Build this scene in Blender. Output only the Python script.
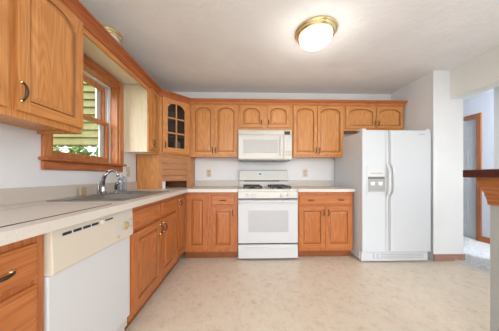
import bpy, bmesh, math, random
from mathutils import Vector, Matrix
random.seed(4)
for o in list(bpy.data.objects): bpy.data.objects.remove(o)
SC = bpy.context.scene
COL = SC.collection
PI = math.pi
R = math.radians

# ------------------------------------------------------------------ camera, sky, exposure
YAW = math.atan(5.5/198)
cd = bpy.data.cameras.new('camera'); cam = bpy.data.objects.new('camera', cd); COL.objects.link(cam)
cam.location = (0, 0, 1.07); cam.rotation_euler = (PI/2, 0, -YAW)
cd.sensor_fit = 'HORIZONTAL'; cd.sensor_width = 36; cd.lens = 36*198/499
cd.shift_y = 10.5/499; cd.clip_start = .02
SC.camera = cam
SC.view_settings.view_transform = 'Standard'; SC.view_settings.look = 'None'
SC.view_settings.exposure = 0.16; SC.view_settings.gamma = 1; SC.view_settings.use_curve_mapping = False
w = bpy.data.worlds.new('sky'); SC.world = w; w.use_nodes = True
nt = w.node_tree; bg = nt.nodes['Background']
sky = nt.nodes.new('ShaderNodeTexSky'); sky.sky_type = 'NISHITA'; sky.sun_disc = False
sky.sun_elevation = R(50); sky.sun_rotation = R(200); sky.air_density = 1.0; sky.dust_density = 2.5
hs = nt.nodes.new('ShaderNodeHueSaturation'); hs.inputs['Saturation'].default_value = .35
nt.links.new(sky.outputs[0], hs.inputs['Color']); nt.links.new(hs.outputs[0], bg.inputs[0])
bg.inputs[1].default_value = 0.62
def area(name, loc, rot, sx, sy, power, colour):
    l = bpy.data.lights.new(name, 'AREA'); l.shape = 'RECTANGLE'; l.size = sx; l.size_y = sy
    l.energy = power; l.color = colour
    o = bpy.data.objects.new(name, l); COL.objects.link(o); o.location = loc; o.rotation_euler = rot
    return o
# added lamps out of view: daylight fill from rear and right, plus hall fill
area('rear_fill', (.6, -2.4, 1.45), (R(-90-8)+PI, 0, 0), 3.4, 1.9, 48, (.97, .98, 1))
area('side_fill', (2.9, -.7, 1.6), (0, R(90), 0), 1.3, 1.8, 26, (.97, .985, 1))  # added on the right to brighten the left run
area('hall_fill', (3.5, 1.5, 2.25), (R(40), 0, 0),  .6, .6, 52, (.92, .96, 1))  # unseen fill lamp added to brighten the hall

# ------------------------------------------------------------------ materials
def mat(name, col, rough=.5, metal=0, spec=.5, emit=None, es=0, coat=0):
    m = bpy.data.materials.new(name); m.use_nodes = True
    b = m.node_tree.nodes['Principled BSDF']
    b.inputs['Base Color'].default_value = (*col, 1); b.inputs['Roughness'].default_value = rough
    b.inputs['Metallic'].default_value = metal; b.inputs['Specular IOR Level'].default_value = spec
    b.inputs['Coat Weight'].default_value = coat
    if emit: b.inputs['Emission Color'].default_value = (*emit, 1); b.inputs['Emission Strength'].default_value = es
    return m
def nodes(m): return m.node_tree.nodes, m.node_tree.links, m.node_tree.nodes['Principled BSDF']
def mottle(name, c1, c2, scale, rough=.5, detail=4, bump=0, lo=.35, hi=.65, spec=.5, bscale=None):
    m = mat(name, c1, rough, spec=spec); N, L, b = nodes(m)
    tc = N.new('ShaderNodeTexCoord'); n = N.new('ShaderNodeTexNoise'); n.inputs['Scale'].default_value = scale
    n.inputs['Detail'].default_value = detail
    r = N.new('ShaderNodeValToRGB'); r.color_ramp.elements[0].position = lo; r.color_ramp.elements[1].position = hi
    r.color_ramp.elements[0].color = (*c1, 1); r.color_ramp.elements[1].color = (*c2, 1)
    L.new(tc.outputs['Object'], n.inputs['Vector']); L.new(n.outputs['Fac'], r.inputs[0]); L.new(r.outputs[0], b.inputs['Base Color'])
    if bump:
        n2 = n
        if bscale:
            n2 = N.new('ShaderNodeTexNoise'); n2.inputs['Scale'].default_value = bscale; L.new(tc.outputs['Object'], n2.inputs['Vector'])
        bp = N.new('ShaderNodeBump'); bp.inputs['Strength'].default_value = bump; bp.inputs['Distance'].default_value = .01
        L.new(n2.outputs['Fac'], bp.inputs['Height']); L.new(bp.outputs[0], b.inputs['Normal'])
    return m
def wood(name, light, dark, axis='z', rough=.38, contrast=1.0):
    m = mat(name, light, rough); N, L, b = nodes(m)
    tc = N.new('ShaderNodeTexCoord'); oi = N.new('ShaderNodeObjectInfo')
    mul = N.new('ShaderNodeMath'); mul.operation = 'MULTIPLY'; mul.inputs[1].default_value = 37
    L.new(oi.outputs['Random'], mul.inputs[0])
    add = N.new('ShaderNodeVectorMath'); add.operation = 'ADD'
    L.new(tc.outputs['Object'], add.inputs[0]); L.new(mul.outputs[0], add.inputs[1])
    def streak(across, along):
        mp = N.new('ShaderNodeMapping')
        s = [across]*3; s['xyz'.index(axis)] = along; mp.inputs['Scale'].default_value = s
        L.new(add.outputs[0], mp.inputs['Vector']); return mp
    m1 = streak(5, .7); n1 = N.new('ShaderNodeTexNoise'); n1.inputs['Scale'].default_value = 1; n1.inputs['Detail'].default_value = 2
    L.new(m1.outputs[0], n1.inputs['Vector'])
    k = N.new('ShaderNodeMath'); k.operation = 'MULTIPLY'; k.inputs[1].default_value = 125; L.new(n1.outputs['Fac'], k.inputs[0])
    sn = N.new('ShaderNodeMath'); sn.operation = 'SINE'; L.new(k.outputs[0], sn.inputs[0])
    m2 = streak(190, 5); n2 = N.new('ShaderNodeTexNoise'); n2.inputs['Scale'].default_value = 1; n2.inputs['Detail'].default_value = 3
    L.new(m2.outputs[0], n2.inputs['Vector'])
    ma = N.new('ShaderNodeMath'); ma.operation = 'MULTIPLY_ADD'; ma.inputs[1].default_value = .12*contrast; L.new(sn.outputs[0], ma.inputs[0])
    L.new(n2.outputs['Fac'], ma.inputs[2])
    r = N.new('ShaderNodeValToRGB'); r.color_ramp.elements[0].position = .28; r.color_ramp.elements[1].position = .72
    r.color_ramp.elements[0].color = (*dark, 1); r.color_ramp.elements[1].color = (*light, 1)
    L.new(ma.outputs[0], r.inputs[0]); L.new(r.outputs[0], b.inputs['Base Color'])
    return m
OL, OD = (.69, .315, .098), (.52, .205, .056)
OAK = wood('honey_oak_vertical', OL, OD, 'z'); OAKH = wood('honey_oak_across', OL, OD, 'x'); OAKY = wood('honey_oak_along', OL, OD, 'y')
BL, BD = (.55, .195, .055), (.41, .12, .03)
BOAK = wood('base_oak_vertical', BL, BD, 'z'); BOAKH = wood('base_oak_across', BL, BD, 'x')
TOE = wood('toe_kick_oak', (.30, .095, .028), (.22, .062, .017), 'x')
TRIM = wood('red_oak_moulding', (.36, .09, .024), (.22, .045, .012), 'x', .35); TRIMY = wood('red_oak_window_along', (.52, .17, .045), (.37, .1, .025), 'y', .35)
TRIMZ = wood('red_oak_window_upright', (.62, .25, .08), (.46, .155, .045), 'z', .35)
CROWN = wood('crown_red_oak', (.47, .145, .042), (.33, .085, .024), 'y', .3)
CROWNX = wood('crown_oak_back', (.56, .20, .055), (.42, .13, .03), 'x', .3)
GROOVE = mat('shaded_stain_groove', (.34, .13, .042), .5)  # groove finish, kept dark in colour to stand for edge shade around panels
PALE = wood('lit_pale_maple', (.94, .87, .68), (.84, .72, .48), 'z', .5, .6); PALEY = wood('lit_pale_maple_along', (.95, .90, .76), (.88, .79, .60), 'y', .5, .6)  # maple tone raised towards white to imitate light falling on panel and board
TAMB = wood('tambour_oak', (.52, .26, .12), (.38, .16, .065), 'x', .45)
CAP = wood('dark_mahogany', (.1, .022, .016), (.045, .01, .008), 'y', .28)
WALL = mottle('painted_wall', (.80, .825, .85), (.83, .855, .88), 3, .7, bump=.05, bscale=160, spec=.25)
HALLW = mat('hall_wall_paint', (.62, .64, .69), .7, spec=.25)
HALFW = mottle('half_wall_paint', (.38, .39, .38), (.405, .415, .405), 4, .7, bump=.05, bscale=150, spec=.2)
HEAD = mat('header_paint', (.82, .83, .80), .7, spec=.2)
CEIL = mottle('textured_ceiling', (.83, .835, .84), (.88, .885, .89), 2.5, .85, bump=.35, bscale=26, spec=.15)
COUNTER = mottle('speckled_laminate', (.69, .645, .585), (.73, .69, .635), 120, .32, 3)
SPLASH = mottle('laminate_backsplash', (.58, .535, .475), (.62, .575, .515), 120, .4, 3)
BOARDM = mottle('board_laminate', (.65, .61, .55), (.69, .65, .59), 120, .35, 3); BOARDE = mat('board_edge', (.17, .13, .09), .5)
CARPET = mottle('grey_carpet', (.50, .50, .50), (.74, .74, .73), 55, .95, 5, bump=.8, spec=.05)
WHITE = mat('appliance_white', (.66, .68, .70), .3); FRW = mottle('fridge_textured_white', (.63, .665, .705), (.65, .685, .725), 90, .38, bump=.04)
BISQ = mat('bisque_plastic', (.70, .645, .54), .4); CREAM = mat('cream_white_enamel', (.655, .64, .60), .3)
DWW = mat('dishwasher_white', (.70, .72, .75), .3)
PLGREY = mat('light_grey_plastic', (.5, .51, .52), .4); RECESS = mat('recess_grey', (.40, .405, .41), .5)
WIN = mottle('oven_glass_grey', (.46, .47, .49), (.54, .55, .57), 260, .18); MWIN = mottle('microwave_screen', (.44, .44, .425), (.50, .50, .485), 300, .25)
SLOTG = mat('hood_grey', (.16, .165, .17), .4)
BLACK = mat('black', (.012, .012, .013), .4); IRON = mat('cast_iron', (.035, .032, .03), .55)
GREEN = mat('clock_green', (.02, .05, .03), .3, emit=(.1, .8, .35), es=.12)
BRASS = mat('polished_brass', (.86, .72, .42), .25, 1); BRONZE = mat('dark_bronze', (.09, .06, .04), .35, .8)
CHROME = mat('chrome', (.55, .55, .57), .15, 1); STEEL = mat('brushed_steel', (.33, .315, .295), .28, 1)
WHITEP = mat('white_porcelain', (.85, .85, .84), .2); OUT = mat('almond_plate', (.66, .57, .42), .45); SLOT = mat('outlet_slot', (.12, .1, .08), .6)
OUTF = mat('almond_socket', (.55, .46, .33), .4)
LAMPG = mat('lit_frosted_glass', (.95, .93, .9), .3, emit=(1, .95, .86), es=1.0); FROST = mat('unlit_frosted_glass', (.86, .88, .9), .25)
GREYDOOR = mat('grey_door_paint', (.47, .475, .465), .5); BASEB = wood('walnut_baseboard', (.40, .23, .18), (.33, .18, .135), 'x', .45)
VINYLW = mat('white_vinyl_track', (.72, .73, .74), .4); ALU = mat('threshold_aluminium', (.72, .71, .69), .35, .4)
SIDING = mottle('olive_siding', (.15, .14, .04), (.18, .165, .052), 6, .7); BARK = mat('bark', (.09, .06, .04), .9)
LEAF = mottle('leaf_green', (.10, .26, .05), (.40, .56, .20), 9, .6); LAWN = mottle('lawn', (.12, .22, .05), (.2, .32, .1), 8, .9)
TAN = mat('tan_sponge', (.42, .33, .2), .8)
def glassmat(name, tint, alpha, rough=.03):
    m = bpy.data.materials.new(name); m.use_nodes = True; N = m.node_tree.nodes; L = m.node_tree.links
    N.remove(N['Principled BSDF']); o = N['Material Output']
    t = N.new('ShaderNodeBsdfTransparent'); t.inputs[0].default_value = (*tint, 1)
    g = N.new('ShaderNodeBsdfGlossy'); g.inputs['Roughness'].default_value = rough
    x = N.new('ShaderNodeMixShader'); x.inputs[0].default_value = alpha
    L.new(t.outputs[0], x.inputs[1]); L.new(g.outputs[0], x.inputs[2]); L.new(x.outputs[0], o.inputs[0]); return m
GLASS = glassmat('clear_pane', (.97, .98, .98), .05); CABGLASS = glassmat('cabinet_pane', (.55, .56, .58), .05)
CLEAR2 = glassmat('bluish_plastic', (.66, .75, .86), .3, .12)
CLEAR = glassmat('clear_plastic', (.82, .88, .95), .22, .1); BLUE = mat('soap_blue', (.55, .66, .80), .3)
def floor_mat():
    m = mat('cream_sheet_vinyl', (.7, .6, .48), .34); N, L, b = nodes(m)
    tc = N.new('ShaderNodeTexCoord'); n = N.new('ShaderNodeTexNoise'); n.inputs['Scale'].default_value = 22; n.inputs['Detail'].default_value = 7
    n.inputs['Roughness'].default_value = .7; n.inputs['Distortion'].default_value = 1.2
    v = N.new('ShaderNodeTexVoronoi'); v.inputs['Scale'].default_value = 11
    mp = N.new('ShaderNodeMapping'); mp.inputs['Rotation'].default_value = (0, 0, R(45))
    L.new(tc.outputs['Object'], mp.inputs[0]); L.new(mp.outputs[0], n.inputs['Vector']); L.new(mp.outputs[0], v.inputs['Vector'])
    mx = N.new('ShaderNodeMath'); mx.operation = 'MULTIPLY_ADD'; mx.inputs[1].default_value = .22
    L.new(v.outputs['Distance'], mx.inputs[0]); L.new(n.outputs['Fac'], mx.inputs[2])
    r = N.new('ShaderNodeValToRGB'); e = r.color_ramp.elements; e[0].position = .42; e[1].position = .75
    e[0].color = (.66, .55, .41, 1); e[1].color = (.82, .73, .60, 1); k = e.new(.56); k.color = (.77, .675, .54, 1)
    L.new(mx.outputs[0], r.inputs[0]); L.new(r.outputs[0], b.inputs['Base Color'])
    return m
FLOOR = floor_mat()

# ------------------------------------------------------------------ mesh helpers
class B:
    def __init__(s): s.bm = bmesh.new(); s.i = 0
    def _f(s, vs):
        try: f = s.bm.faces.new(vs); f.material_index = s.i; return f
        except ValueError: return None
    def box(s, x0, x1, y0, y1, z0, z1, M=None):
        c = [Vector((x, y, z)) for x in (x0, x1) for y in (y0, y1) for z in (z0, z1)]
        if M: c = [M @ p for p in c]
        v = [s.bm.verts.new(p) for p in c]
        for q in ((0,1,3,2),(4,6,7,5),(0,4,5,1),(2,3,7,6),(0,2,6,4),(1,5,7,3)): s._f([v[k] for k in q])
        return s
    def prism(s, pts, a, b, fn):      # pts 2D outline, fn(u, v, w) -> 3D point, w from a to b
        A = [s.bm.verts.new(fn(u, v, a)) for u, v in pts]; C = [s.bm.verts.new(fn(u, v, b)) for u, v in pts]
        n = len(pts); s._f(A[::-1]); s._f(C)
        for k in range(n): s._f([A[k], A[(k+1)%n], C[(k+1)%n], C[k]])
        return s
    def plan(s, pts, z0, z1): return s.prism(pts, z0, z1, lambda u, v, w: Vector((u, v, w)))
    def front(s, pts, y0, y1): return s.prism(pts, y0, y1, lambda u, v, w: Vector((u, w, v)))
    def rings(s, loops, cap0=True, cap1=True, closed=True):
        V = [[s.bm.verts.new(Vector(p)) for p in l] for l in loops]; n = len(V[0])
        for a, b in zip(V, V[1:]):
            for k in range(n if closed else n-1): s._f([a[k], a[(k+1)%n], b[(k+1)%n], b[k]])
        if cap0: s._f(V[0][::-1])
        if cap1: s._f(V[-1])
        return s
    def tube(s, pts, r, n=8, flat=1.0):
        pts = [Vector(p) for p in pts]; L = []; up = None
        for k, p in enumerate(pts):
            t = (pts[min(k+1, len(pts)-1)]-pts[max(k-1, 0)]).normalized()
            if up is None: up = Vector((0,0,1)) if abs(t.z) < .9 else Vector((1,0,0))
            a = t.cross(up).normalized(); b = a.cross(t).normalized(); up = b
            rr = r[k] if isinstance(r, (list, tuple)) else r
            L.append([p+a*math.cos(2*PI*j/n)*rr+b*math.sin(2*PI*j/n)*rr*flat for j in range(n)])
        return s.rings(L)
    def lathe(s, prof, c=(0,0,0), n=24, axis='z'):
        c = Vector(c); L = []
        for r, h in prof:
            l = []
            for j in range(n):
                a = 2*PI*j/n; x, y = r*math.cos(a), r*math.sin(a)
                l.append(c+(Vector((x, y, h)) if axis == 'z' else Vector((x, -h, y)) if axis == '-y' else Vector((h, x, y))))
            L.append(l)
        return s.rings(L)
    def build(s, name, mats, parent=None, bevel=0, smooth=False, seg=2):
        bmesh.ops.recalc_face_normals(s.bm, faces=s.bm.faces)
        me = bpy.data.meshes.new(name); s.bm.to_mesh(me); s.bm.free()
        for m in (mats if isinstance(mats, (list, tuple)) else [mats]): me.materials.append(m)
        o = bpy.data.objects.new(name, me); COL.objects.link(o)
        if parent: o.parent = parent
        if smooth:
            for p in me.polygons: p.use_smooth = True
        if bevel:
            md = o.modifiers.new('bevel', 'BEVEL'); md.width = bevel; md.segments = seg; md.limit_method = 'ANGLE'; md.angle_limit = R(40)
        return o
def bx(*a): return B().box(*a)
def thing(name, label, cat, loc=(0,0,0), rz=0, group=None):
    o = bpy.data.objects.new(name, None); COL.objects.link(o); o.location = loc; o.rotation_euler = (0, 0, rz)
    o.empty_display_size = .1; o['label'] = label; o['category'] = cat
    if group: o['group'] = group
    return o
def tag(o, label, cat, group=None):
    o['label'] = label; o['category'] = cat
    if group: o['group'] = group
    return o
def st(o): o['kind'] = 'structure'; return o
def copy_tree(o, parent=None):
    c = o.copy(); COL.objects.link(c)
    if parent: c.parent = parent
    for ch in list(o.children): copy_tree(ch, c)
    return c

# ------------------------------------------------------------------ room shell
XW, YW, ZC = -1.37, 3.16, 2.40
RX, RY = 2.385, 2.43            # fridge alcove wall and the end of its stub
YB = -2.5
WY0, WY1, WZ0, WZ1 = 1.44, 2.195, 1.20, 2.035   # window opening
st(bx(XW-.15, 2.66, YB, YW+.1, -.1, 0).build('floor', FLOOR))
b = B(); b.box(2.66, 3.95, YB, 4.1, -.1, .008)
st(b.build('floor_hall', CARPET))
st(bx(XW-.15, 3.95, YB, 4.2, ZC, ZC+.1).build('ceiling', CEIL))
b = B()
b.box(XW-.15, XW, YB, WY0, 0, ZC).box(XW-.15, XW, WY1, YW+.1, 0, ZC).box(XW-.15, XW, WY0, WY1, 0, WZ0).box(XW-.15, XW, WY0, WY1, WZ1, ZC)
st(b.build('wall_left', WALL))
st(bx(XW, RX, YW, YW+.1, 0, ZC).build('wall_back', WALL))
st(bx(RX, 2.775, RY, 4.1, 0, ZC).build('wall_right', WALL))
st(bx(2.60, 2.775, YB, RY-.001, 2.05, ZC).build('trim_1', HEAD))         # dropped header over the hall opening
b = B(); b.box(3.85, 3.95, YB, 3.17, 0, ZC).box(3.85, 3.95, 3.97, 4.1, 0, ZC).box(3.85, 3.95, 3.17, 3.97, 2.03, ZC)
st(b.build('wall_hall', HALLW))
st(bx(2.775, 3.95, 4.1, 4.2, 0, ZC).build('wall_hall_end', HALLW))
st(bx(3.05, 3.16, YB, 2.335, .008, ZC).build('wall_partition', WALL))
b = B(); b.box(RX-.002, 2.787, RY-.014, RY, 0, .085)
st(b.build('baseboard_right', BASEB, bevel=.003))
b = B(); b.box(3.836, 3.85, 2.3, 3.098, .008, .10).box(3.832, 3.85, 2.3, 3.098, .008, .03)
st(b.build('baseboard_hall', TRIMY, bevel=.003))
st(B().prism([(2.635, 0), (2.645, .012), (2.675, .016), (2.69, .009)], -1.2, RY-.015, lambda u, v, w: Vector((u, w, v))).build('trim_2', ALU))
# hall door
d = st(bx(3.87, 3.905, 3.175, 3.965, .012, 2.025).build('door_1', GREYDOOR, bevel=.002))
b = B()
for z0, z1 in ((.22, .78), (.95, 1.55), (1.68, 1.92)):
    for y0 in (3.27, 3.62):
        y1 = y0+.26
        b.rings([[(3.871, a, c) for a, c in ((y0, z0), (y1, z0), (y1, z1), (y0, z1))],
                 [(3.866, a, c) for a, c in ((y0+.008, z0+.008), (y1-.008, z0+.008), (y1-.008, z1-.008), (y0+.008, z1-.008))],
                 [(3.869, a, c) for a, c in ((y0+.03, z0+.03), (y1-.03, z0+.03), (y1-.03, z1-.03), (y0+.03, z1-.03))],
                 [(3.862, a, c) for a, c in ((y0+.05, z0+.05), (y1-.05, z0+.05), (y1-.05, z1-.05), (y0+.05, z1-.05))]], cap0=False)
b.build('door_panel', GREYDOOR, d)
b = B(); b.lathe([(.024, 0), (.024, .008), (.01, .012), (.01, .03), (.026, .045), (.024, .06), (.0, .066)], (3.866, 3.90, .96), 16, 'x')
for v in b.bm.verts: v.co.x = 3.866-(v.co.x-3.866)
b.build('door_knob', BRASS, d, smooth=True)
b = B(); b.box(3.828, 3.85, 3.10, 3.168, .008, 2.10).box(3.828, 3.85, 3.972, 4.04, .008, 2.10); b.box(3.828, 3.85, 3.168, 3.972, 2.032, 2.10)
b.box(3.85, 3.95, 3.168, 3.174, .008, 2.03).box(3.85, 3.95, 3.966, 3.972, .008, 2.03)
b.build('door_casing', wood('door_casing_oak', (.36, .13, .045), (.26, .08, .024), 'z'), d, bevel=.004)

# ------------------------------------------------------------------ window
wn = st(bx(XW-.15, XW-.13, WY0, WY1, WZ0, WZ0+.02).build('window_1', VINYLW))
b = B(); X0, X1 = XW+.001, XW+.022
b.box(X0, X1, WY0-.068, WY0, WZ0, WZ1+.068).box(X0, X1, WY1, WY1+.068, WZ0, WZ1+.068)
b.build('window_casing', TRIMZ, wn, bevel=.005)
bx(X0, X1, WY0, WY1, WZ1, WZ1+.068).build('head_casing', TRIMY, wn, bevel=.005)
b = B(); b.box(XW-.07, XW+.055, WY0-.085, WY1+.072, WZ0-.024, WZ0)
b.build('window_stool', TRIMY, wn, bevel=.008)
bx(X0, XW+.02, WY0-.07, WY1+.055, WZ0-.086, WZ0-.024).build('window_apron', TRIMY, wn, bevel=.004)
b = B(); b.box(XW-.07, XW+.002, WY0, WY0+.016, WZ0, WZ1).box(XW-.07, XW+.002, WY1-.016, WY1, WZ0, WZ1).box(XW-.07, XW+.002, WY0, WY1, WZ1-.016, WZ1)
b.build('jamb_liner', TRIMZ, wn)
b = B()
for y in (WY0, WY1-.03):
    b.box(XW-.15, XW-.07, y, y+.03, WZ0, WZ1)
    for x in (-.082, -.11, -.138): b.box(XW+x-.003, XW+x+.003, y-.012 if y > 2 else y+.03, y if y > 2 else y+.042, WZ0, WZ1)
b.box(XW-.15, XW-.07, WY0, WY1, WZ1-.03, WZ1)
b.build('sash_track', VINYLW, wn)
def sash(x, z0, z1, bw, tw, name):
    y0, y1 = WY0+.03, WY1-.03; sw = .038
    f = B().box(x-.015, x+.015, y0, y0+sw, z0, z1).box(x-.015, x+.015, y1-sw, y1, z0, z1).box(x-.015, x+.015, y0+sw, y1-sw, z0, z0+bw).box(x-.015, x+.015, y0+sw, y1-sw, z1-tw, z1)
    s = f.build(name, TRIMZ, wn, bevel=.003)
    e = B().box(x-.03, x-.0155, y0, y0+sw+.02, z0, z1).box(x-.03, x-.0155, y1-sw-.055, y1, z0, z1)
    e.build('sash_vinyl_edge', VINYLW, s)
    bx(x-.004, x-.001, y0+sw-.005, y1-sw+.005, z0+bw-.005, z1-tw+.005).build('window_pane', GLASS, s)
ZM = (WZ0+WZ1)/2
sash(XW-.092, WZ0+.002, ZM+.018, .06, .036, 'lower_sash')
sash(XW-.124, ZM-.018, WZ1-.03, .036, .045, 'upper_sash')

# ------------------------------------------------------------------ outdoors seen through the window
st(bx(-14, XW-.15, -3, 16, -.5, -.4).build('ground_outside', LAWN))
cp = thing('carport', 'olive lap-sided gable of a carport outside the window', 'carport', (-4.4, 5.1, -.4))
b = B()
for k in range(14):
    z = 2.25+k*.19
    b.prism([(0, z), (-.06, z), (-.008, z+.195), (0, z+.195)], -2.9, 2.7, lambda u, v, w: Vector((w, u, v)))
b.build('siding', SIDING, cp)
pts = []
for k in range(28*6+1): x = -2.85+k*5.5/168; pts.append((x, 2.25-.06*abs(math.sin((x+2.85)/5.5*28*PI))))
B().prism([(2.65, 2.26), (-2.85, 2.26)]+pts, -.005, .03, lambda u, v, w: Vector((u, w, v))).build('scalloped_edge', SIDING, cp)
for x in (-2.8, 2.55): bx(x-.05, x+.05, .02, .12, 0, 2.25).build('post', VINYLW, cp)
bx(-3.1, 2.75, 0, 3.2, 4.91, 5.0).build('roof', GREYDOOR, cp)
def shrub(x, y, r, h, label):
    t = thing('garden_shrub', label, 'shrub', (x, y, -.4), 0, 'shrubs beyond the carport')
    B().tube([(0, 0, 0), (.03, 0, h*.3), (.0, .05, h*.6)], [.05, .04, .02]).build('stem', BARK, t)
    b = B()
    for k in range(1100):
        a = random.uniform(0, 2*PI); e = math.asin(random.uniform(-1, 1)); q = random.uniform(.6, 1)
        p = Vector((r*q*math.cos(a)*math.cos(e), r*q*math.sin(a)*math.cos(e), h*.55+h*.45*q*math.sin(e)))
        s = random.uniform(.08, .17); M = Matrix.Translation(p) @ Matrix.Rotation(random.uniform(0, 6), 4, Vector((random.random()-.5, random.random()-.5, random.random()-.5)).normalized())
        V = [b.bm.verts.new(M @ Vector(c)) for c in ((-s, 0, 0), (0, -s*.5, s*.1), (s, 0, 0), (0, s*.5, s*.1))]; b._f(V)
    b.build('foliage', LEAF, t)
shrub(-8.45, 8.8, .62, 3.0, 'leafy shrub seen low through the window, left of the pane'); shrub(-7.1, 8.7, .62, 2.85, 'leafy shrub seen low through the middle of the window'); shrub(-5.75, 8.6, .62, 3.05, 'leafy shrub seen low through the right of the window')

# ------------------------------------------------------------------ cabinet builders (local: back at y=0, front at -y, x to the right)
def top_profile(hw, zs, rise):
    def f(x, i):
        if rise == 0: return zs-i
        u = min(1, abs(x)/(hw*.93)); return zs-i+rise*max(0, 1-u**2.4)**.6
    return f
def panel_loop(cx, a, z0, f, i, y, n=17):
    l = [(cx-a+i, y, z0+i), (cx+a-i, y, z0+i)]
    for k in range(n):
        x = (a-i)*(1-2*k/(n-1)); l.append((cx+x, y, f(x*a/(a-i), i)))
    return l
def pull(parent, x, y, z, vertical, L=.085, name='handle', mats=None):
    b = B(); h = L/2; dirv = Vector((0,0,1)) if vertical else Vector((1,0,0)); c = Vector((x, y, z))
    for s in (-1, 1):
        b.i = 1; b.lathe([(.0075, 0), (.0075, .003), (.005, .006), (.005, .012), (0, .012)], c+dirv*h*s, 10, '-y')
    b.i = 0
    pts = []
    for k in range(11):
        u = -1+k*.2; pts.append(c+dirv*h*u+Vector((0, -.010-.02*(1-abs(u)**2.5), 0)))
    b.tube(pts, [.0042+.0028*(1-abs(-1+k*.2)) for k in range(11)], 8)
    return b.build(name, mats or [BRONZE, BRASS], parent, smooth=True)
def door(parent, x0, x1, z0, z1, y, mats, rise=0, sw=.05, pullat=None, glass=False, name='door', hl=.085):
    MV, MH = mats; t = .02; cx = (x0+x1)/2; a = (x1-x0)/2-sw; zb = z0+sw; zt = z1-sw*.8-rise
    if rise == 0: zt = z1-sw
    f = top_profile(a, zt, rise); yf = y-t
    b = B()
    b.front([(x0, z0), (x0+sw, z0), (x0+sw, z1), (x0, z1)], y, yf); b.front([(x1-sw, z0), (x1, z0), (x1, z1), (x1-sw, z1)], y, yf)
    b.i = 1
    b.front([(x0+sw, z0), (x1-sw, z0), (x1-sw, zb), (x0+sw, zb)], y, yf)
    arch = [(cx+a*(1-2*k/20), f(a*(1-2*k/20), 0)) for k in range(21)]
    for (xa, za), (xb, zb2) in zip(arch, arch[1:]): b.front([(xb, zb2), (xa, za), (xa, z1), (xb, z1)], y, yf)
    bmesh.ops.remove_doubles(b.bm, verts=b.bm.verts, dist=.0003)
    # outer edge: small ease
    d = b.build(name, [MV, MH], parent)
    if not glass:
        P = lambda i, yy: panel_loop(cx, a, zb, f, i, yy)
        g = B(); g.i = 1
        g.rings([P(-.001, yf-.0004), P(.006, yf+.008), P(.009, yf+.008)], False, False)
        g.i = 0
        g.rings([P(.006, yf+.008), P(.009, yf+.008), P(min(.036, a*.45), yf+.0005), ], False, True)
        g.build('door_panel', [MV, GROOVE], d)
    else:
        g = B()
        g.rings([panel_loop(cx, a, zb, f, -.003, y-.008), panel_loop(cx, a, zb, f, -.003, y-.005)])
        g.build('glass_pane', CABGLASS, d)
        m = B(); m.box(cx-.009, cx+.009, y-.018, y-.004, zb, zt+rise)
        for k in (1, 2): zz = zb+(zt+rise-zb)*k/3; m.box(cx-a, cx+a, y-.018, y-.004, zz-.009, zz+.009)
        m.build('muntin', OAK, d)
    if pullat: pull(d, pullat[0], yf, pullat[1], True, hl)
    return d
def drawer(parent, x0, x1, z0, z1, y, M, pulls=(), name='drawer'):
    b = B(); e = .008
    R_ = lambda i, yy: [(x0+i, yy, z0+i), (x1-i, yy, z0+i), (x1-i, yy, z1-i), (x0+i, yy, z1-i)]
    b.rings([R_(0, y), R_(0, y-.013), R_(.004, y-.016), R_(e, y-.016), R_(e+.004, y-.02)])
    d = b.build(name, M, parent)
    for px in pulls: pull(d, px, y-.02, (z0+z1)/2, False, .08)
    return d
UM = (OAK, OAKH); BM_ = (BOAK, BOAKH)
UZ0, UZ1 = 1.347, 2.11
def upper(label, loc, rz, w, d, z0, z1, mats=UM, group='wall cabinets', pale_end=False, lip=True):
    t = thing('wall_cabinet', label, 'cabinet', loc, rz, 'oak wall cabinets')
    b = B(); b.box(0, w, -d+.019, 0, z0+.018, z1).box(0, .014, -d+.019, 0, z0, z0+.018).box(w-.014, w, -d+.019, 0, z0, z0+.018)
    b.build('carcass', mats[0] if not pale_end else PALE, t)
    bx(0, w, -d, -d+.019, z0, z1).build('face_frame', mats[0], t, bevel=.0015)
    return t
DU = .28
# wall cabinet over the worktop, left of the window
t = upper('large oak wall cabinet with two arched doors left of the window, nearest the camera', (XW, .5, 0), PI/2, .862, DU, 1.35, UZ1)
door(t, .03, .430, 1.385, 2.088, -DU, UM, .07, .055, (.365, 1.45)); door(t, .468, .85, 1.385, 2.088, -DU, UM, .07, .055, (.480, 1.475), hl=.09)
# narrow one right of the window, its near side bare pale maple
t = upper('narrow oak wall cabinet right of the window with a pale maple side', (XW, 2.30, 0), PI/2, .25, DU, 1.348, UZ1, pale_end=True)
door(t, .03, .225, 1.375, 2.088, -DU, UM, .05, .042, (.05, 1.46))
# back wall
DB = .285
t = upper('two-door oak wall cabinet between the glazed corner cabinet and the microwave', (-.775, YW, 0), 0, .69, DB, UZ0, UZ1)
door(t, .034, .345, 1.376, 2.088, -DB, UM, .055, .044, (.325, 1.44)); door(t, .352, .677, 1.376, 2.088, -DB, UM, .055, .044, (.372, 1.44))
t = upper('short two-door oak wall cabinet directly above the microwave', (-.083, YW, 0), 0, .79, DB, 1.73, UZ1)
door(t, .031, .351, 1.775, 2.088, -DB, UM, .055, .044, (.335, 1.845), hl=.07); door(t, .42, .742, 1.775, 2.088, -DB, UM, .055, .044, (.438, 1.845), hl=.07)
t = upper('two-door oak wall cabinet between the microwave and the refrigerator', (.709, YW, 0), 0, .76, DB, UZ0, UZ1)
door(t, .014, .356, 1.376, 2.088, -DB, UM, .055, .044, (.335, 1.44)); door(t, .364, .742, 1.376, 2.088, -DB, UM, .055, .044, (.384, 1.44))
t = upper('short two-door oak wall cabinet above the refrigerator', (1.471, YW, 0), 0, .885, DB, 1.735, UZ1)
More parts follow.
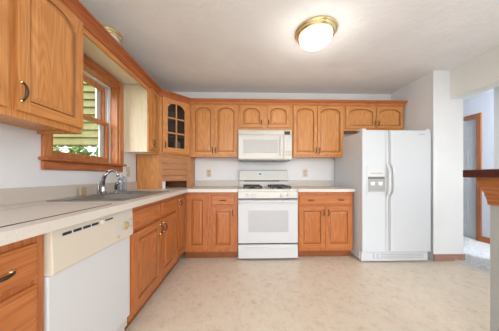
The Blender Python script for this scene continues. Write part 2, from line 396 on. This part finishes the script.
door(t, .022, .463, 1.767, 2.088, -DB, UM, .05, .044, (.445, 1.84), hl=.07); door(t, .476, .878, 1.767, 2.088, -DB, UM, .05, .044, (.495, 1.84), hl=.07)
# diagonal corner cabinet, glazed
CA, CB = Vector((-1.09, 2.551)), Vector((-.776, 2.875))
ang = math.atan2(CB.y-CA.y, CB.x-CA.x); DW_ = (CB-CA).length
def diag(x, y, z):  # local along the diagonal, y into the room negative
    c, s = math.cos(ang), math.sin(ang); return Vector((CA.x+x*c-y*s, CA.y+x*s+y*c, z))
DM = Matrix.Translation((CA.x, CA.y, 0)) @ Matrix.Rotation(ang, 4, 'Z')
t = thing('corner_wall_cabinet', 'diagonal oak corner wall cabinet with a glazed six-pane arched door', 'cabinet', (CA.x, CA.y, 0), ang)
IM = DM.inverted()
loc2 = lambda pts: [(IM @ Vector((x, y, 0))).to_2d() for x, y in pts]
foot = [(XW+.001, 2.551), (CA.x, CA.y), (CB.x, CB.y), (CB.x, YW-.001), (XW+.001, YW-.001)]
b = B(); F = loc2(foot)
b.plan(F, UZ0, UZ0+.02); b.plan(F, UZ1-.02, UZ1)
for p, q in ((0, 1), (2, 3), (3, 4), (4, 0)):
    A, C = Vector(F[p]), Vector(F[q]); n = (C-A).normalized().to_3d().cross(Vector((0,0,1))).to_2d()*-.015
    b.plan([A, C, C+n, A+n], UZ0+.02, UZ1-.02)
b.build('carcass', OAK, t)
bx(.01, DW_-.01, .03, .25, 1.60, 1.615).build('shelf', OAK, t); bx(.01, DW_-.01, .03, .25, 1.85, 1.865).build('shelf', OAK, t)
b = B(); b.box(0, .05, 0, .019, UZ0, UZ1).box(DW_-.04, DW_, 0, .019, UZ0, UZ1).box(.05, DW_-.04, 0, .019, UZ0, 1.385).box(.05, DW_-.04, 0, .019, 2.08, UZ1)
b.build('face_frame', OAK, t)
door(t, .048, DW_-.03, 1.38, 2.09, 0, UM, .06, .066, (.072, 1.47), glass=True)
# white jar behind the glass
p = diag(.292, .07, UZ0+.0205)
b = B(); b.lathe([(0, 0), (.04, 0), (.043, .01), (.043, .15), (.036, .165), (.036, .18), (.03, .184), (0, .186)], (0,0,0), 20)
m = tag(b.build('jar', WHITEP), 'white jar on the bottom shelf behind the glazed door', 'jar'); m.location = p
# appliance garage under it
CTZ = .905
t = thing('appliance_garage', 'oak corner appliance garage with a half-raised tambour door on the worktop', 'cabinet', (CA.x, CA.y, 0), ang)
Z0, Z1 = CTZ+.001, UZ0-.001
for p, q in ((0, 1), (2, 3)):
    A, C = Vector(F[p]), Vector(F[q]); n = (C-A).normalized().to_3d().cross(Vector((0,0,1))).to_2d()*-.015
    B().plan([A, C, C+n, A+n], Z0, Z1).build('side_panel', OAK, t)
b = B()
for p, q in ((3, 4), (4, 0)):
    A, C = Vector(F[p]), Vector(F[q]); n = (C-A).normalized().to_3d().cross(Vector((0,0,1))).to_2d()*-.008
    b.plan([A, C, C+n, A+n], Z0, Z1)
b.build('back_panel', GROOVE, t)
b = B(); b.box(0, .05, 0, .019, Z0, Z1).box(DW_-.05, DW_, 0, .019, Z0, Z1).box(.05, DW_-.05, 0, .019, 1.318, Z1)
b.build('face_frame', wood('garage_frame_oak', (.58, .26, .10), (.45, .18, .06), 'z'), t)
b = B()
for k in range(4):
    z = 1.0+k*.0795; b.prism([(.010, z), (.003, z+.005), (.003, z+.0745), (.010, z+.0795), (.016, z+.0795), (.016, z)], .05, DW_-.05, lambda u, v, w: Vector((w, u, v)))
b.build('tambour_door', TAMB, t)
p = diag(.085, .075, CTZ+.001)
b = B(); b.lathe([(0, 0), (.038, 0), (.04, .005), (.04, .12), (.036, .128), (.036, .135), (.012, .14), (.012, .15), (0, .152)], (0,0,0), 20)
o = tag(b.build('canister', WHITEP), 'white lidded canister in the appliance garage opening', 'canister'); o.location = p
# crown moulding over all wall cabinets
prof = [(0, 2.085), (.012, 2.085), (.013, 2.105), (.018, 2.112), (.024, 2.128), (.04, 2.143), (.046, 2.146), (.046, 2.152), (.056, 2.155), (.056, 2.17), (0, 2.17)]
path = [(XW+DU, .35), (CA.x, CA.y), (CB.x, CB.y), (2.357, CB.y), (2.357, YW-.002)]
path = [Vector(p) for p in path]
def miter(k):
    def nrm(a, b): d_ = (b-a).normalized(); return Vector((d_.y, -d_.x))
    if k == 0: return nrm(path[0], path[1])
    if k == len(path)-1: return nrm(path[-2], path[-1])
    a, c = nrm(path[k-1], path[k]), nrm(path[k], path[k+1]); m_ = (a+c).normalized(); return m_/m_.dot(a)
L = []
for k, p in enumerate(path):
    n = miter(k); L.append([(p.x+n.x*(u-.0005 if u == 0 else u), p.y+n.y*u, z) for u, z in prof])
cm = thing('crown_moulding', 'dark red oak crown moulding running along the tops of the wall cabinets', 'moulding')
B().rings(L[:3]).build('crown_left_run', CROWN, cm)
B().rings(L[2:]).build('crown_back_run', CROWNX, cm)
# over-sink valance
t = thing('sink_valance', 'oak valance bridging the cabinets above the kitchen window', 'valance', (0, 0, 0))
bx(XW+DU-.019, XW+DU, 1.364, 2.298, 2.045, 2.11).build('front_rail', OAKY, t, bevel=.002)
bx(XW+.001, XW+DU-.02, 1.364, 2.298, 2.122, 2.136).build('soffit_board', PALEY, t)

# ------------------------------------------------------------------ base cabinets
def base(label, loc, rz, w, d, toe=.06, hollow=False):
    t = thing('base_cabinet', label, 'cabinet', loc, rz, 'oak base cabinets')
    b = B(); zt = .8645
    if hollow: b.box(0, .018, -d+.019, 0, .10, zt).box(w-.018, w, -d+.019, 0, .10, zt).box(.018, w-.018, -d+.019, 0, .10, .12).box(.018, w-.018, -.012, 0, .12, zt)
    else: b.box(0, w, -d+.019, 0, .10, zt)
    b.build('carcass', BOAK, t)
    bx(0, w, -d, -d+.019, .10, zt).build('face_frame', BOAK, t, bevel=.0015)
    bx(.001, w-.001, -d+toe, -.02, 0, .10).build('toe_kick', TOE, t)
    return t
DL = .607      # left run depth to the frame (frame at x=-.763, door faces at -.743)
DK = .617
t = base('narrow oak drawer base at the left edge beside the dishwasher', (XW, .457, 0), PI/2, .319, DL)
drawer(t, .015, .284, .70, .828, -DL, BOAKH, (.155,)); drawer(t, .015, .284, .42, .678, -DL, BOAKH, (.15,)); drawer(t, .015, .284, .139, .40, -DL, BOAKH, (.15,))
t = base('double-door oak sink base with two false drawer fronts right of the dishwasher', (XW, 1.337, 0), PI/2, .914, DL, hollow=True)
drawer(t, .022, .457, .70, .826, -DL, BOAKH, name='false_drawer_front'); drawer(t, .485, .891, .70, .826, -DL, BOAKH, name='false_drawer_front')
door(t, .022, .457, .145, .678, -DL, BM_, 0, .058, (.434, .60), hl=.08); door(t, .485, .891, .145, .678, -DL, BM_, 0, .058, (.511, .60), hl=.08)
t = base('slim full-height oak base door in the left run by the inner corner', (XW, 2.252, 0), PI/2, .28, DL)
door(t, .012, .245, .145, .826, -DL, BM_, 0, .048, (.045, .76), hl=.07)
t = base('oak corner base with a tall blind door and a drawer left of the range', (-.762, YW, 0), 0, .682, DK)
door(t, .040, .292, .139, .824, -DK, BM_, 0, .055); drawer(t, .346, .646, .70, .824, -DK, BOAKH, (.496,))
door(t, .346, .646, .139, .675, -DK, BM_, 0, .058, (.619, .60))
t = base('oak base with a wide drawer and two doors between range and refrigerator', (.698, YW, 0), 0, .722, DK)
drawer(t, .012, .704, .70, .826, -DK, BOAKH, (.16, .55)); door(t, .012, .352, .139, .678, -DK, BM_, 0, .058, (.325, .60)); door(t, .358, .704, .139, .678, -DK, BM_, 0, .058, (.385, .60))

# ------------------------------------------------------------------ worktops
SX0, SX1, SY0, SY1 = -1.27, -.815, 1.33, 2.15      # sink cut-out
CX, CY, CT0 = -.708, 2.50, .8655
wt = thing('worktop', 'long L-shaped speckled cream worktop running from the left to the range', 'worktop')
b = B()
b.box(XW+.002, CX, .40, SY0, CT0, CTZ).box(XW+.002, SX0, SY0, SY1, CT0, CTZ).box(SX1, CX, SY0, SY1, CT0, CTZ).box(XW+.002, CX, SY1, YW-.002, CT0, CTZ).box(CX, -.079, CY, YW-.002, CT0, CTZ)
bmesh.ops.remove_doubles(b.bm, verts=b.bm.verts, dist=.0005)
b.build('worktop_slab', COUNTER, wt)
b = B(); b.box(XW+.002, XW+.02, .40, 2.54, CTZ, 1.0); b.build('backsplash', SPLASH, wt, bevel=.003)
b = B(); b.box(-.758, -.079, YW-.02, YW-.002, CTZ, 1.0); b.build('backsplash', SPLASH, wt, bevel=.003)
wt = thing('worktop', 'short speckled cream worktop between the range and the refrigerator', 'worktop')
b = B(); b.box(.690, 1.428, CY, YW-.002, CT0, CTZ); b.build('worktop_slab', COUNTER, wt, bevel=.004)
bx(.690, 1.428, YW-.02, YW-.002, CTZ, 1.0).build('backsplash', SPLASH, wt, bevel=.003)
# cutting board
cb = thing('cutting_board', 'large pale cutting board with a dark rim lying on the near worktop', 'cutting board', (0, 0, CTZ))
bx(-1.155, -.775, .62, 1.185, .0005, .0028).build('rim', BOARDE, cb); bx(-1.147, -.779, .624, 1.176, .001, .003).build('board_face', BOARDM, cb)
# sink
sk = thing('kitchen_sink', 'stainless steel double-bowl sink set into the worktop under the window', 'sink', (0, 0, CTZ))
ym = (SY0+SY1)/2
b = B()
xa, xb = SX0-.012, SX1+.012; ya, yb = SY0-.012, SY1+.012; bxx0, bxx1 = SX0+.075, SX1-.02
for (p0, p1, q0, q1) in ((xa, bxx0, ya, yb), (bxx1, xb, ya, yb), (bxx0, bxx1, ya, SY0+.02), (bxx0, bxx1, SY1-.02, yb), (bxx0, bxx1, ym-.02, ym+.02)): b.box(p0, p1, q0, q1, .0005, .005)
b.build('sink_rim', STEEL, sk)
for y0, y1 in ((SY0+.02, ym-.02), (ym+.02, SY1-.02)):
    b = B(); rr = lambda i, z: [(bxx0+i, y0+i, z), (bxx1-i, y0+i, z), (bxx1-i, y1-i, z), (bxx0+i, y1-i, z)]
    b.rings([rr(0, .004), rr(.006, -.02), rr(.012, -.14), rr(.04, -.165)], False, True)
    b.i = 1; b.lathe([(.04, .002), (.036, .004), (.03, .0), (0, -.002)], ((bxx0+bxx1)/2, (y0+y1)/2, -.164), 16)
    b.build('basin', [STEEL, CHROME], sk, smooth=False)
# faucet
fc = thing('faucet', 'chrome gooseneck faucet with a lever at the back of the sink', 'faucet', (-1.235, 1.77, CTZ+.006))
b = B(); b.box(-.025, .025, -.10, .10, -.0005, .008); b.build('base_plate', CHROME, fc, bevel=.006, seg=3)
b = B(); b.lathe([(.026, .008), (.024, .03), (.02, .06), (.019, .07), (0, .072)], (0,0,0), 16); b.build('body', CHROME, fc, smooth=True)
pts = [(0, 0, .06), (.004, 0, .12), (.02, 0, .165), (.05, 0, .197), (.08, .002, .207), (.108, .004, .195), (.124, .005, .172), (.128, .005, .155)]
B().tube(pts, [.0125]*7+[.014], 12).build('spout', CHROME, fc, smooth=True)
b = B(); b.tube([(0, -.05, .008), (0, -.055, .04), (.01, -.055, .10), (.045, -.05, .165), (.075, -.045, .185)], [.014, .012, .009, .009, .012], 10); b.build('lever', CHROME, fc, smooth=True)
sp = thing('side_sprayer', 'black and chrome side sprayer standing right of the faucet', 'sprayer', (-1.215, 1.915, CTZ+.006))
B().lathe([(.02, -.0005), (.02, .006), (.013, .012), (.012, .03), (0, .031)], (0,0,0), 14).build('sprayer_base', CHROME, sp, smooth=True)
B().tube([(0, 0, .03), (-.003, 0, .06), (.006, 0, .085), (.028, 0, .095)], [.011, .013, .015, .012], 10).build('sprayer_head', mat('dark_chrome', (.25, .25, .26), .2, 1), sp, smooth=True)
def bottle(x, y, h, r, label, fill):
    t = thing('soap_bottle', label, 'bottle', (x, y, CTZ+.0055), 0, 'soap bottles by the sink')
    B().lathe([(0, 0), (r, 0), (r, h*.62), (r*.75, h*.72), (r*.4, h*.76), (r*.4, h*.82), (0, h*.82)], (0,0,0), 18).build('bottle_body', fill, t, smooth=False)
    b = B(); b.lathe([(r*.45, h*.8), (r*.45, h*.86), (.004, h*.87), (.004, h*.95), (0, h*.95)], (0,0,0), 12); b.tube([(0, 0, h*.94), (.012, 0, h*.965), (.03, 0, h*.95)], .004, 8)
    b.build('pump', WHITEP, t, smooth=True)
bottle(-1.245, 2.03, .185, .025, 'clear pump soap bottle with bluish soap nearest the sprayer', CLEAR2); bottle(-1.25, 2.105, .20, .025, 'clear tall pump bottle at the far corner of the sink', CLEAR)
o = bx(-.012, .012, -.03, .03, 0, .075).build('sponge', TAN, bevel=.008); o.location = (-1.325, 1.66, CTZ+.001); tag(o, 'upright tan sponge against the backsplash left of the faucet', 'sponge')

# ------------------------------------------------------------------ dishwasher
dw = thing('dishwasher', 'white dishwasher with a cream vented control panel left of the sink', 'dishwasher', (XW, .779, 0), PI/2)
W_ = .555
bx(.003, W_-.003, -.58, 0, .09, .862).build('tub', PLGREY, dw)
bx(.003, W_-.003, -.617, -.58, .155, .682).build('door', DWW, dw, bevel=.006, seg=3)
bx(.01, W_-.01, -.585, -.3, 0, .085).build('kick_plate', DWW, dw)
bx(.006, W_-.006, -.60, -.55, .088, .15).build('lower_panel', CREAM, dw, bevel=.003)
b = B(); b.prism([(-.58, .684), (-.632, .684), (-.637, .69), (-.632, .855), (-.626, .862), (-.58, .862)], .001, W_-.001, lambda u, v, w: Vector((w, u, v)))
cp_ = b.build('control_panel', BISQ, dw, bevel=.003)
def face(x, z): return -.637+(z-.69)/.165*.005
b = B()
for k in range(4): x = .045+k*.052; b.box(x, x+.043, face(0, .83)-.0015, -.625, .826, .838)
b.box(.275, .355, face(0, .83)-.0015, -.625, .83, .838)
b.build('vent_slot', BLACK, cp_)
bx(.035, .51, face(0, .83)-.0008, -.625, .818, .845).build('vent_strip', CREAM, cp_)
bx(.255, .273, -.648, -.63, .822, .845).build('latch', BISQ, cp_, bevel=.003)
bx(.385, .545, face(0, .76)-.001, -.63, .705, .805).build('dial_plate', CREAM, cp_)
B().lathe([(.026, 0), (.024, .012), (.008, .014), (.008, .022), (0, .022)], (.465, face(0, .76)-.001, .765), 18, '-y').build('dial', mat('dial_tan', (.5, .38, .22), .4), cp_)
for x, z in ((.525, .79), (.40, .715), (.53, .745)): bx(x-.006, x+.006, face(0, z)-.004, -.63, z-.006, z+.006).build('button', OUTF, cp_)

# ------------------------------------------------------------------ range
rg = thing('gas_range', 'white freestanding gas range in the middle of the back wall', 'range', (.3045, YW, 0))
hw = .378; fy = -.67
bx(-hw, hw, -.60, -.03, .03, .875).build('body', WHITE, rg)
for x in (-.33, .33):
    for y in (-.56, -.1): B().lathe([(0, 0), (.018, 0), (.018, .03), (0, .031)], (x, y, 0), 10).build('foot', BLACK, rg)
b = B(); b.box(-hw, hw, -.655, -.02, .876, .90).box(-hw, hw, -.655, -.625, .90, .905).box(-hw, -hw+.03, -.625, -.02, .90, .905).box(hw-.03, hw, -.625, -.02, .90, .905)
b.build('cooktop', CREAM, rg, bevel=.004)
b = B(); b.prism([(-.60, .79), (fy, .787), (fy+.004, .868), (-.655, .876), (-.60, .876)], -hw, hw, lambda u, v, w: Vector((w, u, v)))
cp_ = b.build('control_panel', CREAM, rg, bevel=.003)
for x in (-.258, -.181, .172, .257):
    b = B(); b.lathe([(.023, 0), (.022, .006), (.018, .01), (.016, .022), (0, .023)], (x, fy+.001, .825), 18, '-y'); b.box(x-.003, x+.003, fy-.03, fy-.015, .811, .839)
    b.build('knob', WHITE, cp_)
bx(-hw+.004, hw-.004, -.66, -.60, .772, .787).build('vent_gap', BLACK, rg)
dr = bx(-hw, hw, fy, -.602, .222, .77).build('oven_door', WHITE, rg, bevel=.006, seg=3)
bx(-.25, .255, fy-.002, fy+.004, .365, .635).build('oven_window', WIN, dr, bevel=.001)
b = B(); b.prism([(fy+.002, .765), (fy-.035, .763), (fy-.045, .75), (fy-.04, .737), (fy-.03, .735), (fy-.025, .745), (fy+.002, .742)], -hw+.012, hw-.012, lambda u, v, w: Vector((w, u, v)))
b.build('oven_handle', WHITE, dr, bevel=.004)
bx(-hw+.004, hw-.004, -.65, -.60, .205, .221).build('drawer_gap', BLACK, rg)
d2 = bx(-hw, hw, fy, -.602, .028, .203).build('broiler_drawer', WHITE, rg, bevel=.008, seg=3)
b = B(); b.prism([(fy+.001, .175), (fy-.012, .17), (fy-.014, .155), (fy+.001, .15)], -.30, .30, lambda u, v, w: Vector((w, u, v))); b.build('drawer_handle', WHITE, d2, bevel=.003)
bx(-hw+.01, hw-.01, -.62, -.60, .005, .028).build('kick_shadow_strip', BLACK, rg)
b = B(); b.prism([(-.02, .90), (-.065, .90), (-.065, .985), (-.02, .985)], -hw, hw, lambda u, v, w: Vector((w, u, v))); b.build('rear_riser', CREAM, rg, bevel=.003)
bx(-.30, .25, -.06, -.03, .985, .998).build('oven_vent', BLACK, rg)
b = B(); b.prism([(-.015, .998), (-.095, .998), (-.10, 1.01), (-.085, 1.155), (-.07, 1.166), (-.015, 1.166)], -hw, hw, lambda u, v, w: Vector((w, u, v)))
bgd = b.build('backguard', CREAM, rg, bevel=.006, seg=3)
bx(-.105, .15, -.1005, -.085, 1.065, 1.135).build('clock_panel', WHITE, bgd)
bx(-.075, -.035, -.103, -.09, 1.09, 1.113).build('clock_display', [GREEN], bgd)
for k, (x, z) in enumerate([(.02, 1.105), (.05, 1.105), (.08, 1.105), (.02, 1.085), (.065, 1.08), (.11, 1.09)]): bx(x-.008, x+.008, -.103, -.09, z-.006, z+.006).build('button', PLGREY, bgd)
for gx in (-.19, .19):
    for gy in (-.46, -.2):
        b = B(); b.lathe([(.05, .901), (.05, .906), (.035, .91), (.035, .918), (.02, .921), (0, .921)], (gx, gy, 0), 16); b.build('burner', IRON, rg)
        g = B(); z = .932; q = .115
        for s in (-1, 1):
            g.box(gx+s*q-.006, gx+s*q+.006, gy-q, gy+q, z-.008, z+.006); g.box(gx-q, gx+q, gy+s*q-.006, gy+s*q+.006, z-.008, z+.006)
            g.box(gx-.005, gx+.005, min(gy+s*.03, gy+s*q), max(gy+s*.03, gy+s*q), z-.006, z+.008); g.box(min(gx+s*.03, gx+s*q), max(gx+s*.03, gx+s*q), gy-.005, gy+.005, z-.006, z+.008)
            for s2 in (-1, 1): g.box(gx+s*q-.008, gx+s*q+.008, gy+s2*q-.008, gy+s2*q+.008, .9005, z+.004)
        g.build('grate', IRON, rg)

# ------------------------------------------------------------------ microwave
mw = thing('microwave', 'cream over-the-range microwave under the short cabinet', 'microwave', (.299, YW, 0))
hw = .379; yf = -.38
bx(-hw, hw, yf+.03, -.003, 1.30, 1.728).build('casing', CREAM, mw, bevel=.004)
b = B(); b.prism([(yf+.03, 1.65), (yf, 1.65), (yf+.012, 1.722), (yf+.03, 1.728)], -hw, hw, lambda u, v, w: Vector((w, u, v))); g = b.build('vent_grille', CREAM, mw, bevel=.003)
b = B()
for k in range(16): x = -.34+k*.04; b.box(x, x+.028, yf+.004, yf+.03, 1.712, 1.716)
b.build('vent_slot', OUTF, g)
d = bx(-hw, .262, yf, yf+.03, 1.308, 1.648).build('door', CREAM, mw, bevel=.006, seg=3)
bx(-.305, .18, yf-.003, yf+.01, 1.395, 1.582).build('door_window', MWIN, d, bevel=.003)
b = B(); b.box(.205, .235, yf-.03, yf-.02, 1.36, 1.61).box(.21, .23, yf-.022, yf+.002, 1.365, 1.385).box(.21, .23, yf-.022, yf+.002, 1.585, 1.605)
b.build('door_handle', CREAM, d, bevel=.006, seg=3)
p = bx(.265, hw, yf, yf+.03, 1.308, 1.648).build('control_panel', CREAM, mw, bevel=.004)
bx(.272, .35, yf-.003, yf+.01, 1.655, 1.70).build('display', BLACK, g)
for r_ in range(7):
    for c_ in range(3): x = .288+c_*.03; z = 1.36+r_*.038; bx(x, x+.022, yf-.0025, yf+.01, z, z+.024).build('button', WHITE if r_ > 1 else OUTF, p)
bx(-hw+.01, hw-.01, yf+.04, -.05, 1.288, 1.30).build('underside_tray', SLOTG, mw)

# ------------------------------------------------------------------ refrigerator
rf = thing('refrigerator', 'white side-by-side refrigerator with an ice dispenser at the right wall', 'refrigerator', (1.87, YW, 0))
hw = .43; yf = -.79
bx(-hw+.003, hw-.003, -.725, -.04, .03, 1.62).build('body', FRW, rf, bevel=.006)
for x in (-.37, .37):
    for y in (-.68, -.1): B().lathe([(0, 0), (.02, 0), (.02, .03), (0, .031)], (x, y, 0), 10).build('foot', BLACK, rf)
XS = -.098
fd = bx(-hw, XS-.004, yf, -.727, .137, 1.632).build('freezer_door', FRW, rf, bevel=.012, seg=3)
rd = bx(XS+.004, hw, yf, -.727, .137, 1.632).build('fridge_door', FRW, rf, bevel=.012, seg=3)
bx(XS-.0035, XS+.0035, -.775, -.727, .14, 1.63).build('door_gasket', PLGREY, rf)
def fr_handle(parent, x):
    zs = [.15, .60, .80, .835, .87, .93, 1.0, 1.08, 1.12, 1.16, 1.20, 1.23, 1.40, 1.62]
    pr = [.012, .012, .012, .022, .048, .058, .06, .06, .058, .048, .025, .012, .012, .012]
    L = [[(x-.014, yf-p_, z), (x+.014, yf-p_, z), (x+.014, yf-p_+(.022 if p_ > .02 else .013), z), (x-.014, yf-p_+(.022 if p_ > .02 else .013), z)] for z, p_ in zip(zs, pr)]
    B().rings(L).build('handle', WHITE, parent, bevel=.005)
fr_handle(fd, XS-.030); fr_handle(rd, XS+.026)
b = B(); b.box(-.385, -.365, yf-.008, yf+.02, .84, 1.185).box(-.155, -.128, yf-.008, yf+.02, .84, 1.185).box(-.365, -.155, yf-.008, yf+.02, 1.06, 1.185).box(-.365, -.155, yf-.008, yf+.02, .84, .876)
b.build('dispenser_frame', WHITE, fd, bevel=.004)
bx(-.366, -.154, yf-.0015, yf+.01, .875, 1.062).build('dispenser_recess', RECESS, fd)
b = B(); b.prism([(yf-.004, .876), (yf-.014, .878), (yf-.014, .886), (yf-.004, .89)], -.36, -.16, lambda u, v, w: Vector((w, u, v))); b.build('drip_tray', PLGREY, fd)
for x in (-.31, -.215):
    b = B(); b.prism([(x-.028, 1.0), (x+.028, 1.0), (x+.022, .955), (x-.022, .955)], yf-.016, yf-.001, lambda u, v, w: Vector((u, w, v))); b.build('dispenser_paddle', WHITEP, fd, bevel=.003)
bx(-.36, -.16, yf-.006, yf+.0, 1.035, 1.061).build('dispenser_hood', SLOTG, fd)
bx(-.335, -.185, yf-.0095, yf, 1.098, 1.108).build('dispenser_label', RECESS, fd)
b = B(); b.prism([(.265+.045*math.cos(a*PI/12)+.045, 1.58+.008*math.sin(a*PI/12)) for a in range(24)], yf-.003, yf+.002, lambda u, v, w: Vector((u, w, v))); b.build('badge', PLGREY, rd)
b = B(); b.box(-hw+.01, hw-.01, -.755, -.70, .018, .128)
g = b.build('base_grille', FRW, rf, bevel=.004)
b = B()
for k in range(3): b.box(-.28, .36, -.758, -.74, .05+k*.022, .06+k*.022)
b.build('grille_slot', PLGREY, g)
b = B(); b.lathe([(.024, 0), (.022, .012), (0, .014)], (-.20, -.755, .085), 16, '-y'); b.box(-.27, -.24, -.762, -.75, .06, .11)
b.build('filter_cap', WHITE, g)
for x in (-.40, .40): bx(x-.028, x+.028, -.775, -.68, 1.6325, 1.652).build('hinge_cap', WHITE, rf, bevel=.006)

# ------------------------------------------------------------------ half wall with bar cap
hwt = thing('half_wall', 'grey half wall with a dark wood bar cap at the right edge', 'half wall', (1.53, 0, 0))
HY = 1.135
bx(-.07, .07, -1.2, HY, 0, 1.06).build('wall_body', HALFW, hwt)
bx(-.20, .20, -1.2, HY+.035, 1.061, 1.107).build('bar_cap', CAP, hwt, bevel=.004)
pr = [(-.07, 1.06), (-.148, 1.06), (-.148, 1.035), (-.138, 1.03), (-.134, 1.012), (-.118, .985), (-.104, .968), (-.104, .955), (-.095, .945), (-.085, .915), (-.085, .902), (-.07, .897)]
b = B(); b.prism(pr, -1.2, HY+.002, lambda u, v, w: Vector((u, w, v)))
b.prism([(-u, v) for u, v in pr], -1.2, HY+.002, lambda u, v, w: Vector((u, w, v)))
b.build('cove_moulding', wood('bar_oak', (.46, .17, .045), (.32, .1, .025), 'y'), hwt)

# ------------------------------------------------------------------ ceiling lights
def ceiling_light(label, x, y, r, gm, lit):
    t = thing('ceiling_light', label, 'ceiling light', (x, y, ZC), 0, 'brass-rimmed ceiling lights')
    B().lathe([(0, 0), (r, 0), (r, -.012), (r*.97, -.018), (r*.93, -.02), (r*.93, -.032), (r*.86, -.045), (r*.80, -.045), (0, -.045)], (0,0,0), 40).build('brass_ring', BRASS, t, smooth=False, bevel=.001)
    pr_ = [(r*.80, -.0455)]+[(r*.80*math.cos(a*PI/20), -.046-r*.48*math.sin(a*PI/20)) for a in range(1, 10)]+[(0, -.046-r*.48)]
    B().lathe(pr_, (0,0,0), 40).build('glass_bowl', gm, t, smooth=True)
    zz = -.046-r*.48
    B().lathe([(0, zz+.002), (.012, zz), (.012, zz-.006), (.006, zz-.014), (0, zz-.016)], (0,0,0), 12).build('finial', BRASS, t, smooth=True)
    if lit:
        for nm, z_, pw in (('lamp_glow', zz-.09, 4.5),):
            l = bpy.data.lights.new(nm, 'POINT'); l.energy = pw; l.color = (1, .95, .88); l.shadow_soft_size = .1
            o = bpy.data.objects.new(nm, l); COL.objects.link(o); o.parent = t; o.location = (0, 0, z_)
ceiling_light('lit brass-rimmed dome ceiling light in the middle of the ceiling', (.66), 1.81, .188, LAMPG, True)
ceiling_light('unlit small brass-rimmed ceiling light partly hidden by the crown moulding', -1.265, 1.88, .115, FROST, False)

# ------------------------------------------------------------------ outlets
def outlet(label, x, y, z, rz, switch=False):
    t = thing('switch_plate', label, 'switch', (x, y, z), rz) if switch else thing('wall_outlet', label, 'outlet', (x, y, z), rz, 'almond wall outlets')
    bx(-.036, .036, -.006, -.0005, -.058, .058).build('cover_plate', OUT, t, bevel=.003)
    if switch:
        bx(-.006, .006, -.014, -.006, -.012, .012).build('toggle', OUTF, t)
    else:
        for s in (-1, 1):
            bx(-.017, .017, -.0085, -.006, s*.024-.015, s*.024+.015).build('socket', OUTF, t, bevel=.003)
            b = B()
            for q in (-.007, .007): b.box(q-.0015, q+.0015, -.0092, -.008, s*.024-.005, s*.024+.007)
            b.build('socket_slot', SLOT, t)
outlet('almond wall outlet left of the range above the worktop', -.556, YW, 1.115, 0)
outlet('almond wall outlet right of the range above the worktop', .985, YW, 1.115, 0)
outlet('almond switch plate on the left wall just right of the window', XW, 2.37, 1.12, PI/2, True)
